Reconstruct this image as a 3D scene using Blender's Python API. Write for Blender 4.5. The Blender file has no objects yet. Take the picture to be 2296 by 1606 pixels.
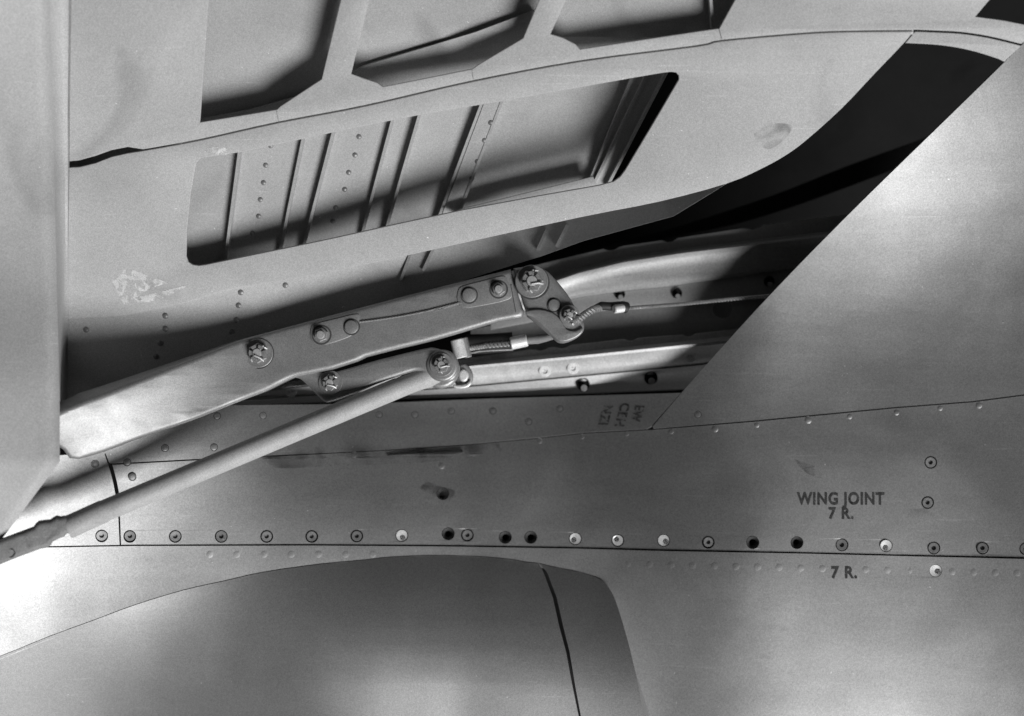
import bpy, bmesh, math, random
from mathutils import Vector, Matrix
random.seed(7)
S = bpy.context.scene
COL = S.collection

# ------------------------------------------------------------------ camera
DIST = 2.0                       # metres from lens to the hinge arm's face (z = 0)
cam = bpy.data.cameras.new("camera"); cam.lens = 50; cam.sensor_width = 36
cam.clip_start = 0.05; cam.clip_end = 100
cam_o = bpy.data.objects.new("camera", cam); COL.objects.link(cam_o)
cam_o.location = (0, 0, DIST); cam_o.rotation_euler = (0, 0, 0)
cam.dof.use_dof = True; cam.dof.focus_distance = DIST; cam.dof.aperture_fstop = 1.3
S.camera = cam_o

# ------------------------------------------------------------------ sky and sun (black-and-white daylight)
SUN = Vector((0.46, -0.66, 0.60)).normalized()
EL = math.asin(SUN.z); AZ = math.atan2(SUN.x, SUN.y)
w = bpy.data.worlds.new("World"); S.world = w; w.use_nodes = True
nt = w.node_tree; bg = nt.nodes["Background"]; bg.inputs[1].default_value = 0.05
sky = nt.nodes.new("ShaderNodeTexSky"); sky.sky_type = 'NISHITA'; sky.sun_disc = False
sky.sun_elevation = EL; sky.sun_rotation = AZ; sky.air_density = 0.3; sky.dust_density = 0.4
bw = nt.nodes.new("ShaderNodeRGBToBW")
nt.links.new(sky.outputs[0], bw.inputs[0]); nt.links.new(bw.outputs[0], bg.inputs[0])
sl = bpy.data.lights.new("sun", 'SUN'); sl.energy = 5.0; sl.angle = math.radians(25); sl.color = (1, 1, 1)
so = bpy.data.objects.new("sun", sl); COL.objects.link(so)
so.rotation_euler = SUN.to_track_quat('Z', 'Y').to_euler()
S.view_settings.view_transform = 'Standard'; S.view_settings.look = 'None'
S.view_settings.exposure = -0.5; S.view_settings.gamma = 1.0
S.view_settings.use_curve_mapping = False
S.render.engine = 'CYCLES'

# ------------------------------------------------------------------ materials
def material(name, base, rough=0.5, metal=0.0, var=0.12, scale=18.0, bump=0.15, fine=620.0, streak=None, spec=0.5, coat=0.0, scratch=0.16, dent=0.0):
    m = bpy.data.materials.new(name); m.use_nodes = True
    n = m.node_tree; L = n.links; b = n.nodes["Principled BSDF"]
    b.inputs["Roughness"].default_value = rough; b.inputs["Metallic"].default_value = metal
    b.inputs["Specular IOR Level"].default_value = spec
    if coat: b.inputs["Coat Weight"].default_value = coat; b.inputs["Coat Roughness"].default_value = 0.35
    g = n.nodes.new("ShaderNodeNewGeometry")
    mp = n.nodes.new("ShaderNodeMapping"); L.new(g.outputs["Position"], mp.inputs[0])
    if streak: mp.inputs["Scale"].default_value = streak[:3]; mp.inputs["Rotation"].default_value = (0, 0, streak[3])
    t1 = n.nodes.new("ShaderNodeTexNoise"); t1.inputs["Scale"].default_value = scale; t1.inputs["Detail"].default_value = 6; t1.inputs["Roughness"].default_value = 0.6
    L.new(mp.outputs[0], t1.inputs["Vector"])
    t2 = n.nodes.new("ShaderNodeTexNoise"); t2.inputs["Scale"].default_value = fine; t2.inputs["Detail"].default_value = 3
    L.new(g.outputs["Position"], t2.inputs["Vector"])
    mix = n.nodes.new("ShaderNodeMath"); mix.operation = 'MULTIPLY_ADD'
    L.new(t2.outputs[0], mix.inputs[0]); mix.inputs[1].default_value = 0.7; L.new(t1.outputs[0], mix.inputs[2])
    mr = n.nodes.new("ShaderNodeMapRange"); L.new(mix.outputs[0], mr.inputs[0])
    mr.inputs[1].default_value = 0.35; mr.inputs[2].default_value = 1.1
    mr.inputs[3].default_value = base * (1 - var); mr.inputs[4].default_value = base * (1 + var)
    st = n.nodes.new("ShaderNodeTexNoise"); st.inputs["Scale"].default_value = scale * 0.55; st.inputs["Detail"].default_value = 4; st.inputs["Distortion"].default_value = 0.8
    L.new(g.outputs["Position"], st.inputs["Vector"])
    sr = n.nodes.new("ShaderNodeMapRange"); L.new(st.outputs[0], sr.inputs[0]); sr.inputs[1].default_value = 0.60; sr.inputs[2].default_value = 0.78; sr.inputs[3].default_value = 1.0; sr.inputs[4].default_value = 1.0 - var * 2.0
    sp = n.nodes.new("ShaderNodeTexNoise"); sp.inputs["Scale"].default_value = 210; sp.inputs["Detail"].default_value = 1
    L.new(g.outputs["Position"], sp.inputs["Vector"])
    pr = n.nodes.new("ShaderNodeMapRange"); L.new(sp.outputs[0], pr.inputs[0]); pr.inputs[1].default_value = 0.79; pr.inputs[2].default_value = 0.83; pr.inputs[3].default_value = 1.0; pr.inputs[4].default_value = 1.9
    gr = n.nodes.new("ShaderNodeTexWhiteNoise"); gm = n.nodes.new("ShaderNodeVectorMath"); gm.operation = 'SCALE'; gm.inputs["Scale"].default_value = 1000
    fl = n.nodes.new("ShaderNodeVectorMath"); fl.operation = 'FLOOR'
    L.new(g.outputs["Position"], gm.inputs[0]); L.new(gm.outputs[0], fl.inputs[0]); L.new(fl.outputs[0], gr.inputs["Vector"])
    gq = n.nodes.new("ShaderNodeMapRange"); L.new(gr.outputs[0], gq.inputs[0]); gq.inputs[3].default_value = 0.83; gq.inputs[4].default_value = 1.17
    k1 = n.nodes.new("ShaderNodeMath"); k1.operation = 'MULTIPLY'; L.new(mr.outputs[0], k1.inputs[0]); L.new(sr.outputs[0], k1.inputs[1])
    k2 = n.nodes.new("ShaderNodeMath"); k2.operation = 'MULTIPLY'; L.new(k1.outputs[0], k2.inputs[0]); L.new(pr.outputs[0], k2.inputs[1])
    k3 = n.nodes.new("ShaderNodeMath"); k3.operation = 'MULTIPLY'; L.new(k2.outputs[0], k3.inputs[0]); L.new(gq.outputs[0], k3.inputs[1])
    # scratches: long thin streaks in two directions, and dull patches in the gloss
    prev = k3
    for rot, off in ((0.35, 0.0), (-0.5, 7.3)):
        sm_ = n.nodes.new("ShaderNodeMapping"); sm_.inputs["Rotation"].default_value = (0, 0, rot); sm_.inputs["Scale"].default_value = (9, 330, 9); sm_.inputs["Location"].default_value = (off, off, 0)
        L.new(g.outputs["Position"], sm_.inputs[0])
        sn = n.nodes.new("ShaderNodeTexNoise"); sn.inputs["Scale"].default_value = 1.0; sn.inputs["Detail"].default_value = 2; L.new(sm_.outputs[0], sn.inputs["Vector"])
        sq = n.nodes.new("ShaderNodeMapRange"); L.new(sn.outputs[0], sq.inputs[0]); sq.inputs[1].default_value = 0.70; sq.inputs[2].default_value = 0.76; sq.inputs[3].default_value = 1.0; sq.inputs[4].default_value = 1.0 + scratch
        kk = n.nodes.new("ShaderNodeMath"); kk.operation = 'MULTIPLY'; L.new(prev.outputs[0], kk.inputs[0]); L.new(sq.outputs[0], kk.inputs[1]); prev = kk
    L.new(prev.outputs[0], b.inputs["Base Color"])
    rr = n.nodes.new("ShaderNodeMapRange"); L.new(st.outputs[0], rr.inputs[0]); rr.inputs[1].default_value = 0.35; rr.inputs[2].default_value = 0.7
    rr.inputs[3].default_value = max(0.05, rough - 0.05); rr.inputs[4].default_value = min(1, rough + 0.09); L.new(rr.outputs[0], b.inputs["Roughness"])
    bp = n.nodes.new("ShaderNodeBump"); bp.inputs["Strength"].default_value = bump; bp.inputs["Distance"].default_value = 0.0006
    L.new(mix.outputs[0], bp.inputs["Height"])
    if dent:
        dn = n.nodes.new("ShaderNodeTexNoise"); dn.inputs["Scale"].default_value = 9; dn.inputs["Detail"].default_value = 1; L.new(g.outputs["Position"], dn.inputs["Vector"])
        db = n.nodes.new("ShaderNodeBump"); db.inputs["Strength"].default_value = 1.0; db.inputs["Distance"].default_value = dent
        L.new(dn.outputs[0], db.inputs["Height"]); L.new(db.outputs[0], bp.inputs["Normal"])
    L.new(bp.outputs[0], b.inputs["Normal"])
    return m

M_FLAP = material("pale_flap_paint", 0.41, 0.62, 0.0, 0.16, 9)
M_INNER = material("inner_skin_paint", 0.37, 0.6, 0.0, 0.12, 12)
M_ARM = material("grey_arm_paint", 0.29, 0.47, 0.5, 0.14, 25, 0.3)
M_SKIN = material("satin_wing_paint", 0.33, 0.49, 0.8, 0.16, 7, 0.1, 300, (0.6, 3.0, 1, 0.25), dent=0.0014)
M_FAIR = material("fairing_paint", 0.36, 0.52, 0.7, 0.07, 6, 0.1, 300, dent=0.0008)
M_RAIL = material("bare_rail_metal", 0.32, 0.54, 0.75, 0.2, 9, 0.1, 300, (0.35, 5, 1, 0.15))
M_RAIL2 = material("polished_rail_metal", 0.55, 0.42, 0.7, 0.2, 9, 0.1, 300, (0.35, 5, 1, 0.1))
M_WEB = material("interior_web", 0.3, 0.5, 0.3, 0.2, 12)
M_DARK = material("interior_shade", 0.014, 0.75, 0.0, 0.25, 12, spec=0.1)  # near-black colour carries the shade of bay depth, joints and bolt recesses
M_ROD = material("rod_paint", 0.40, 0.6, 0.0, 0.12, 30)
M_END = material("greasy_rod_end", 0.2, 0.65, 0.1, 0.35, 45, 0.9)
M_NUT = material("dull_nut_metal", 0.30, 0.45, 0.5, 0.25, 60, 0.4)
M_PIN = material("bolt_end_metal", 0.48, 0.45, 0.4, 0.2, 60, 0.3)
M_BRIGHT = material("bright_metal", 0.78, 0.4, 0.3, 0.12, 80, 0.2)
M_CABLE = material("steel_cable", 0.45, 0.38, 0.7, 0.3, 120, 0.3)
M_RUBBER = material("black_sleeve", 0.02, 0.5, 0.0, 0.2, 50)
M_INK = material("stencil_ink", 0.04, 0.7, 0.0, 0.9, 200, 0.0, spec=0.2)
M_HOLLOW = material("hollow_dark", 0.05, 0.55, 0.0, 0.4, 60)  # dark tone for bolt rings; stands in for shade in holes, round rivets
M_INK2 = material("worn_stencil_ink", 0.045, 0.6, 0.0, 0.6, 120, 0.0, spec=0.2)
M_SCREW = material("painted_screw", 0.2, 0.45, 0.3, 0.2, 60, 0.3)

def worn(m, lo, hi, amax, scale):
    """let the coat wear away in patches (alpha from noise)"""
    t = m.node_tree; g = t.nodes.new("ShaderNodeNewGeometry"); n = t.nodes.new("ShaderNodeTexNoise")
    n.inputs["Scale"].default_value = scale; n.inputs["Detail"].default_value = 5; n.inputs["Distortion"].default_value = 0.7
    r = t.nodes.new("ShaderNodeMapRange"); r.inputs[1].default_value = lo; r.inputs[2].default_value = hi; r.inputs[4].default_value = amax
    t.links.new(g.outputs["Position"], n.inputs["Vector"]); t.links.new(n.outputs[0], r.inputs[0]); t.links.new(r.outputs[0], t.nodes["Principled BSDF"].inputs["Alpha"])
worn(M_INK, 0.20, 0.46, 0.95, 160); worn(M_INK2, 0.36, 0.56, 0.9, 180)
M_STAIN = material("oil_stain", 0.06, 0.5, 0.0, 0.3, 40, 0.0); worn(M_STAIN, 0.42, 0.85, 0.6, 26)

# ------------------------------------------------------------------ helpers
KP = 0.72 / 2296.0
K0 = KP * DIST
def P(px, py, z):
    d = DIST - z
    return Vector(((px - 1148) * KP * d, -(py - 803) * KP * d, z))
def nrm(surf, px, py):
    e = 3.0
    a = P(px + e, py, surf(px + e, py)) - P(px - e, py, surf(px - e, py))
    b = P(px, py - e, surf(px, py - e)) - P(px, py + e, surf(px, py + e))
    n = a.cross(b); n.normalize()
    return n if n.z > 0 else -n
def sm(a, b, x):
    t = min(1.0, max(0.0, (x - a) / (b - a))); return t * t * (3 - 2 * t)
def interp(pts, x):
    if x <= pts[0][0]:
        (x0, y0), (x1, y1) = pts[0], pts[1]
    elif x >= pts[-1][0]:
        (x0, y0), (x1, y1) = pts[-2], pts[-1]
    else:
        for i in range(len(pts) - 1):
            if pts[i][0] <= x <= pts[i + 1][0]:
                (x0, y0), (x1, y1) = pts[i], pts[i + 1]; break
    return y0 + (y1 - y0) * (x - x0) / (x1 - x0)
def cr(pts, n=5):
    out = []
    for i in range(len(pts) - 1):
        p0 = pts[max(i - 1, 0)]; p1 = pts[i]; p2 = pts[i + 1]; p3 = pts[min(i + 2, len(pts) - 1)]
        for k in range(n):
            t = k / n
            out.append(tuple(0.5 * (2 * p1[j] + (p2[j] - p0[j]) * t + (2 * p0[j] - 5 * p1[j] + 4 * p2[j] - p3[j]) * t * t
                       + (3 * p1[j] - p0[j] - 3 * p2[j] + p3[j]) * t ** 3) for j in range(len(p1))))
    out.append(tuple(pts[-1])); return out
def circ(cx, cy, r, n=20):
    return [(cx + r * math.cos(2 * math.pi * i / n), cy + r * math.sin(2 * math.pi * i / n)) for i in range(n)]

W = {}
def link(o, parent=None):
    COL.objects.link(o)
    W[o.name] = o.matrix_basis.copy()
    if parent is not None:
        o.parent = parent; o.matrix_parent_inverse = W[parent.name].inverted()
    return o
def tag(o, label=None, cat=None, group=None, kind=None):
    if label: o["label"] = label
    if cat: o["category"] = cat
    if group: o["group"] = group
    if kind: o["kind"] = kind
    return o
def thing(name, loc, label, cat, group=None):
    o = bpy.data.objects.new(name, None); o.empty_display_size = 0.05; o.location = loc
    link(o); return tag(o, label, cat, group)
def finish(me, mat, angle=35):
    if mat is not None and not me.materials: me.materials.append(mat)
    for p in me.polygons: p.use_smooth = True
    me.set_sharp_from_angle(angle=math.radians(angle))
    return me
def bm_obj(name, bm, mat, parent, matrix=None, angle=35):
    bmesh.ops.recalc_face_normals(bm, faces=bm.faces[:])
    me = bpy.data.meshes.new(name); bm.to_mesh(me); bm.free(); finish(me, mat, angle)
    o = bpy.data.objects.new(name, me)
    if matrix is not None: o.matrix_basis = matrix
    return link(o, parent)
def curve_mesh(outlines, thick, bevel, bres=2):
    c = bpy.data.curves.new("outline", 'CURVE'); c.dimensions = '2D'; c.fill_mode = 'BOTH'
    for pts in outlines:
        s = c.splines.new('POLY'); s.points.add(len(pts) - 1); s.use_cyclic_u = True
        for p, (x, y) in zip(s.points, pts): p.co = ((x - 1148) * K0, -(y - 803) * K0, 0, 1)
    c.extrude = max(thick / 2 - bevel, 0.0001); c.bevel_depth = bevel; c.bevel_resolution = bres; c.offset = -bevel
    o = bpy.data.objects.new("outline", c)
    me = bpy.data.meshes.new_from_object(o)
    bpy.data.objects.remove(o); bpy.data.curves.remove(c)
    return me
def plate(name, outlines, surf, thick, bevel, mat, parent, step=None, angle=35, bres=2):
    """a sheet of given outline (photo pixels) laid on a surface z = surf(px, py), thickness going inwards"""
    if outlines and not isinstance(outlines[0][0], (tuple, list)): outlines = [outlines]
    if step and thick < 0.01: bevel = 0.0
    me = curve_mesh(outlines, thick, bevel, bres)
    bm = bmesh.new(); bm.from_mesh(me); bpy.data.meshes.remove(me)
    bmesh.ops.remove_doubles(bm, verts=bm.verts[:], dist=1e-6)
    if step:
        xs = [v.co.x for v in bm.verts]; ys = [v.co.y for v in bm.verts]; st = step * K0
        x = math.floor(min(xs) / st) * st + st
        while x < max(xs):
            bmesh.ops.bisect_plane(bm, geom=bm.verts[:] + bm.edges[:] + bm.faces[:], plane_co=(x + 1e-5, 0, 0), plane_no=(1, 0, 0)); x += st
        y = math.floor(min(ys) / st) * st + st
        while y < max(ys):
            bmesh.ops.bisect_plane(bm, geom=bm.verts[:] + bm.edges[:] + bm.faces[:], plane_co=(0, y + 1e-5, 0), plane_no=(0, 1, 0)); y += st
    for v in bm.verts:
        px = v.co.x / K0 + 1148; py = 803 - v.co.y / K0
        z = surf(px, py)
        v.co = P(px, py, z) + nrm(surf, px, py) * (v.co.z - thick / 2)
    return bm_obj(name, bm, mat, parent, angle=angle)
def loft(name, rows, mat, parent, thick=0.0, angle=35):
    """rows: list of equal-length lists of Vectors"""
    bm = bmesh.new()
    V = [[bm.verts.new(p) for p in r] for r in rows]
    for i in range(len(V) - 1):
        for j in range(len(V[0]) - 1):
            bm.faces.new((V[i][j], V[i][j + 1], V[i + 1][j + 1], V[i + 1][j]))
    if thick:
        bmesh.ops.recalc_face_normals(bm, faces=bm.faces[:])
        if sum(f.normal.z for f in bm.faces) < 0: bmesh.ops.reverse_faces(bm, faces=bm.faces[:])
        bm.normal_update()
        back = {v: bm.verts.new(v.co - v.normal * thick) for v in list(bm.verts)}
        for f in list(bm.faces): bm.faces.new([back[v] for v in reversed(f.verts)])
        for e in [e for e in bm.edges if e.is_boundary and e.verts[0] in back and e.verts[1] in back]:
            a, b = e.verts; bm.faces.new((a, b, back[b], back[a]))
    return bm_obj(name, bm, mat, parent, angle=angle)
def lathe_bm(profile, n=20, bm=None, off=(0, 0, 0)):
    bm = bm or bmesh.new(); rings = []
    for r, z in profile:
        if r <= 1e-7: rings.append([bm.verts.new((off[0], off[1], z + off[2]))])
        else: rings.append([bm.verts.new((off[0] + r * math.cos(2 * math.pi * i / n), off[1] + r * math.sin(2 * math.pi * i / n), z + off[2])) for i in range(n)])
    for a, b in zip(rings, rings[1:]):
        for i in range(n):
            j = (i + 1) % n
            if len(a) == 1 and len(b) == 1: continue
            if len(a) == 1: bm.faces.new((a[0], b[i], b[j]))
            elif len(b) == 1: bm.faces.new((a[i], a[j], b[0]))
            else: bm.faces.new((a[i], a[j], b[j], b[i]))
    return bm
def tube_bm(pts, rad, n=8, bm=None):
    bm = bm or bmesh.new(); rings = []
    pts = [Vector(p) for p in pts]
    up = Vector((0.13, 0.21, 0.97))
    for i, p in enumerate(pts):
        t = (pts[min(i + 1, len(pts) - 1)] - pts[max(i - 1, 0)]).normalized()
        a = t.cross(up).normalized(); b = t.cross(a)
        r = rad[i] if isinstance(rad, (list, tuple)) else rad
        rings.append([bm.verts.new(p + (a * math.cos(2 * math.pi * k / n) + b * math.sin(2 * math.pi * k / n)) * r) for k in range(n)])
    for a, b in zip(rings, rings[1:]):
        for k in range(n): bm.faces.new((a[k], a[(k + 1) % n], b[(k + 1) % n], b[k]))
    bm.faces.new(list(reversed(rings[0]))); bm.faces.new(rings[-1])
    return bm
def frame_at(px, py, z, n=Vector((0, 0, 1)), lift=0.0, spin=0.0):
    q = n.to_track_quat('Z', 'Y').to_matrix().to_4x4()
    return Matrix.Translation(P(px, py, z) + n * lift) @ q @ Matrix.Rotation(spin, 4, 'Z')
MESH = {}
def shared(key, build, mat, angle=35):
    if key not in MESH:
        bm = build(); bmesh.ops.recalc_face_normals(bm, faces=bm.faces[:])
        me = bpy.data.meshes.new(key); bm.to_mesh(me); bm.free(); MESH[key] = finish(me, mat, angle)
    return MESH[key]
def place(name, key, build, mat, matrix, parent, angle=35, scale=1.0):
    o = bpy.data.objects.new(name, shared(key, build, mat, angle)); o.matrix_basis = matrix @ Matrix.Scale(scale, 4)
    return link(o, parent)

# ------------------------------------------------------------------ the surfaces everything lies on
def skin_h(px, py):
    a = (1300 - py) * K0
    wn = sm(1250, 1750, px)
    z = -0.09 + 0.04 * wn
    if px < 1050: z += 0.178 * ((1050 - px) / 1050.0) ** 1.38
    if px > 2000: z += 0.02 * ((px - 2000) / 300.0) ** 2
    if a > 0:
        wl = 0.75 * sm(800, 150, px)
        cq = (0.62 + 0.38 * sm(450, 850, px) * sm(1550, 1150, px)) * (1 - wl) - 0.32 * wn
        z -= cq * min(a, 0.3) ** 2
        if a > 0.3: z -= cq * 0.6 * (a - 0.3)
        if a > 0.20: z += wn * (0.74 * (a - 0.20) ** 2)
    else:
        z -= 0.30 * a * a
    z += 0.30 * (1050 - py) * K0 * sm(750, 0, px)
    z += 0.0012 * math.sin(px * 0.008 + 1.2) * math.sin(py * 0.011) 
    return z
def flap_h(px, py): return -0.03 + 0.00020 * (700 - py)
WEB_LOW = [(150, 716), (283, 707), (415, 679), (511, 650), (663, 624), (819, 594), (973, 560), (1300, 488), (1477, 453), (1630, 412), (1763, 348)]
WEB_LOW = [(150, 716), (283, 707), (415, 679), (511, 650), (663, 624), (819, 594), (973, 560), (1300, 488), (1477, 453), (1630, 412), (1763, 348)]
def inner_h(px, py): return flap_h(px, py) - 0.046 - 0.055 * sm(350, 1350, px) * sm(80, 170, py)
LOW_END = [(880, 690), (1000, 642), (1210, 576), (1309, 540), (1510, 485), (1600, 430), (1640, 405), (1720, 360)]
def lowskin_h(px, py):   # curved lower skin that turns away under the web's edge
    return flap_h(px, py) - 0.016 - (0.25 + 0.85 * sm(960, 1330, px)) * max(0.0, interp(LOW_END, px) - py) * K0
FOUT = [(-120, 1512), (0, 1472), (107, 1429), (214, 1390), (303, 1357), (411, 1324), (500, 1304), (589, 1284), (714, 1266), (819, 1256), (880, 1249.5), (994, 1246),
        (1119, 1252), (1209, 1266), (1280, 1279), (1320, 1289), (1345, 1299), (1359, 1311), (1370, 1326), (1380, 1347), (1394, 1390), (1412, 1454), (1430, 1532), (1442, 1606), (1466, 1760)]
def fair_h(px, py):
    top = interp(FOUT, px) if px < 1334 else 1293 + (px - 1334) * 0.3
    v = max(0.0, min(1.06, (py - top) / 300.0))
    H = 0.008 + 0.060 * sm(200, 1000, px)
    f = 1 - (1 - v) ** 2.0
    dent = 0.0
    for (x, y, r, d) in ((505, 1470, 34, 0.003), (345, 1500, 36, 0.0025)):
        q = ((px - x) / r) ** 2 + ((py - y) / (r * 2)) ** 2
        dent -= 0.45 * d * math.exp(-q)
    return skin_h(px, py) + 0.0010 + H * f + dent - 0.36 * max(0.0, py - top) * K0 * sm(860, 150, px)

# ------------------------------------------------------------------ WING: skins, seams, interior
wing = thing("wing_underside", P(1500, 1300, -0.09), "grey riveted wing underside with an open bay, stencilled WING JOINT 7 R.", "wing")
APER = [(470, 910), (518, 909), (714, 907), (880, 903), (1101, 894), (1300, 888), (1528, 881)]        # bay's lower edge
LAP = [(-120, 1052), (200, 1044), (420, 1032), (700, 1018), (870, 1009), (1050, 997), (1211, 982), (1310, 971), (1459, 963), (1697, 944), (2010, 914), (2180, 901), (2296, 886), (2460, 866)]
SEAM = [(-120, 1230), (130, 1226), (300, 1223), (700, 1222), (1000, 1224), (1300, 1229), (1477, 1234), (1800, 1240), (2000, 1245), (2296, 1252), (2460, 1256)]
DIAG = [(2460, -75), (2296, 96), (2150, 240), (1900, 484), (1700, 690), (1528, 881)]
screws = [(228, 1202, 'f'), (291, 1203, 'f'), (393, 1203, 'f'), (496, 1203, 'f'), (598, 1203, 'f'), (699, 1203, 'd'), (800, 1202, 'f'), (901, 1201, 'r'), (1005, 1197, 'h'),
          (1048, 1200, 'f'), (1133, 1205, 'h'), (1190, 1205, 'h'), (1290, 1208, 'l'), (1385, 1212, 't'), (1488, 1212, 'b'), (1588, 1216, 'd'), (1688, 1217, 'h'), (1787, 1217, 'h'),
          (1888, 1222, 'f'), (1987, 1224, 'b'), (2094, 1229, 'f'), (2203, 1229, 'f'), (2300, 1231, 'f'), (2080, 1127, 'f'), (2087, 1037, 'f'), (993, 1107, 'h'), (2098, 1280, 'b')]
RH = 14.5
def holes(cond): return [circ(x, y, RH if k != 'x' else RH, 18) for x, y, k in screws if cond(x, y)]
def cut(pts, x0, x1): return [(x, interp(pts, x)) for x in [x0] + [p[0] for p in pts if x0 < p[0] < x1] + [x1]]
VS = [(236, 1018), (244, 1035), (252, 1058), (258, 1082), (262, 1103)]    # wide open end of the upright seam
# upright seam: x at each y, half gap
def vs_line(side):
    pts = []
    for (x, y), hgap in zip(VS, (1.5, 4, 4.5, 4.5, 4.5)): pts.append((x + side * hgap, y))
    pts += [(264 + side * 2.5, 1120), (267 + side * 2, 1155), (270 + side * 1.7, 1225)]
    return pts
g = 1.6
# strip between the bay and the lap joint, right of the upright seam
fwd = cut(APER, 470, 1526)
fwd = [(150, 935), (300, 918)] + fwd + [(1524, 884), (1459, 957)] + [(x, y - g) for x, y in reversed(cut(LAP, 247, 1450))]
fwd += [(244, 1036), (237, 1017), (150, 1017)]
plate("forward_skin", fwd, skin_h, 0.004, 0.0008, M_SKIN, wing, step=40)
# skin left of the upright seam
left = [(-120, 1040), (150, 1020), (233, 1017)] + vs_line(-1) + [(x, y - g) for x, y in reversed(cut(SEAM, -120, 268))]
plate("end_skin", [left] + holes(lambda x, y: x < 268 and y < 1220), skin_h, 0.004, 0.0008, M_SKIN, wing, step=30)
# main skin between lap joint and seam
low = [(x, y + g) for x, y in cut(LAP, 252, 2460)] + [(x, y - g) for x, y in reversed(cut(SEAM, 272, 2460))] + list(reversed(vs_line(1)))[:-2]
plate("lower_skin", [low] + holes(lambda x, y: x > 268 and y < 1260), lambda x, y: skin_h(x, y) - 0.0022, 0.004, 0.0008, M_SKIN, wing, step=40)
# aft skin under the seam
aft = [(x, y + g) for x, y in cut(SEAM, -120, 2460)] + [(2460, 1760), (1440, 1760)] + [(x - (12 if x > 1340 else 0), y + 7) for x, y in reversed(FOUT[:-1])]
plate("aft_skin", [aft] + holes(lambda x, y: y > 1260), skin_h, 0.004, 0.0008, M_SKIN, wing, step=45)
# nose skin right of the bay
nose = cr(DIAG, 4) + [(1463, 957)] + [(x, y - g) for x, y in cut(LAP, 1465, 2460)]
plate("nose_skin", nose, skin_h, 0.004, 0.001, M_SKIN, wing, step=35)
# backing strips under the seams so that the joints read as shallow grooves where they are tight
plate("joint_strap", [(x, y - 24) for x, y in cut(SEAM, 275, 2460)] + [(x, y + 24) for x, y in reversed(cut(SEAM, 275, 2460))],
      lambda x, y: skin_h(x, y) - 0.020, 0.003, 0.0005, M_DARK, wing, step=40)
# doubler with the lap joint's fishmouth end
plate("sealant_blob", cr([(868, 1019), (900, 1014), (980, 1009), (1030, 1006), (1037, 1011), (1030, 1017), (960, 1018), (880, 1022), (868, 1019)], 3), lambda x, y: skin_h(x, y) + 0.0006, 0.003, 0.001, M_RUBBER, wing)

def b_head():  # flush screw head with a socket
    return lathe_bm([(0.0076, -0.004), (0.0078, -0.0006), (0.0074, -0.0002), (0.0034, -0.0004), (0.0028, -0.0040), (0, -0.0040)], 20)
def b_dimple():
    return lathe_bm([(0.0088, 0.0004), (0.0080, -0.0006), (0.0045, -0.006), (0.0044, -0.02), (0, -0.02)], 20)
def b_ring():  # bright bare countersink; offset hole draws the rim's lit crescent
    bm = bmesh.new(); n = 20
    o = [bm.verts.new((0.0082 * math.cos(2 * math.pi * i / n), 0.0082 * math.sin(2 * math.pi * i / n), 0.0)) for i in range(n)]
    i1 = [bm.verts.new((0.0005 + 0.0040 * math.cos(2 * math.pi * i / n), 0.0028 + 0.0042 * math.sin(2 * math.pi * i / n), -0.0007)) for i in range(n)]
    i2 = [bm.verts.new((0.0005 + 0.0038 * math.cos(2 * math.pi * i / n), 0.0028 + 0.0038 * math.sin(2 * math.pi * i / n), -0.012)) for i in range(n)]
    ou = [bm.verts.new((v.co.x, v.co.y, -0.004)) for v in o]
    for i in range(n):
        j = (i + 1) % n
        bm.faces.new((o[i], o[j], i1[j], i1[i])); bm.faces.new((i1[i], i1[j], i2[j], i2[i])); bm.faces.new((ou[i], ou[j], o[j], o[i]))
    bm.faces.new(i2)
    return bm
for x, y, k in screws:
    low_off = -0.0022 if (y < SEAM[4][1] and x > 268) else 0.0
    n = nrm(skin_h, x, y); z = skin_h(x, y) + low_off
    s = random.uniform(0.94, 1.04)
    if k == 'f': o = place("screw", "screw_flush_%d" % random.randrange(3), b_head, random.choice((M_SCREW, M_SCREW, M_END)), frame_at(x, y, z, (n + Vector((random.uniform(-.07, .07), random.uniform(-.07, .07), 0))).normalized(), random.uniform(-0.0012, 0.0001), random.random() * 6), wing, scale=s)
    elif k == 'd': o = place("screw", "screw_dark", b_head, M_END, frame_at(x, y, z, n, -0.0012, random.random() * 6), wing, scale=s * 0.95)
    elif k == 'h': o = tag(place("screw", "screw_hole", b_dimple, M_HOLLOW, frame_at(x, y, z, n, 0, 0), wing, scale=s), "screw missing, dark open countersunk hole")  # dark colour put into the open hole as its shade
    else:
        spin = {'b': 0.0, 't': math.pi * 0.95, 'l': -1.4, 'r': 1.5}[k]
        o = tag(place("screw", "screw_bright", b_ring, M_BRIGHT, frame_at(x, y, z, n, -0.0003, spin), wing, scale=s), "screw with a bright metal rim, lit as a crescent on one side")

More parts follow.
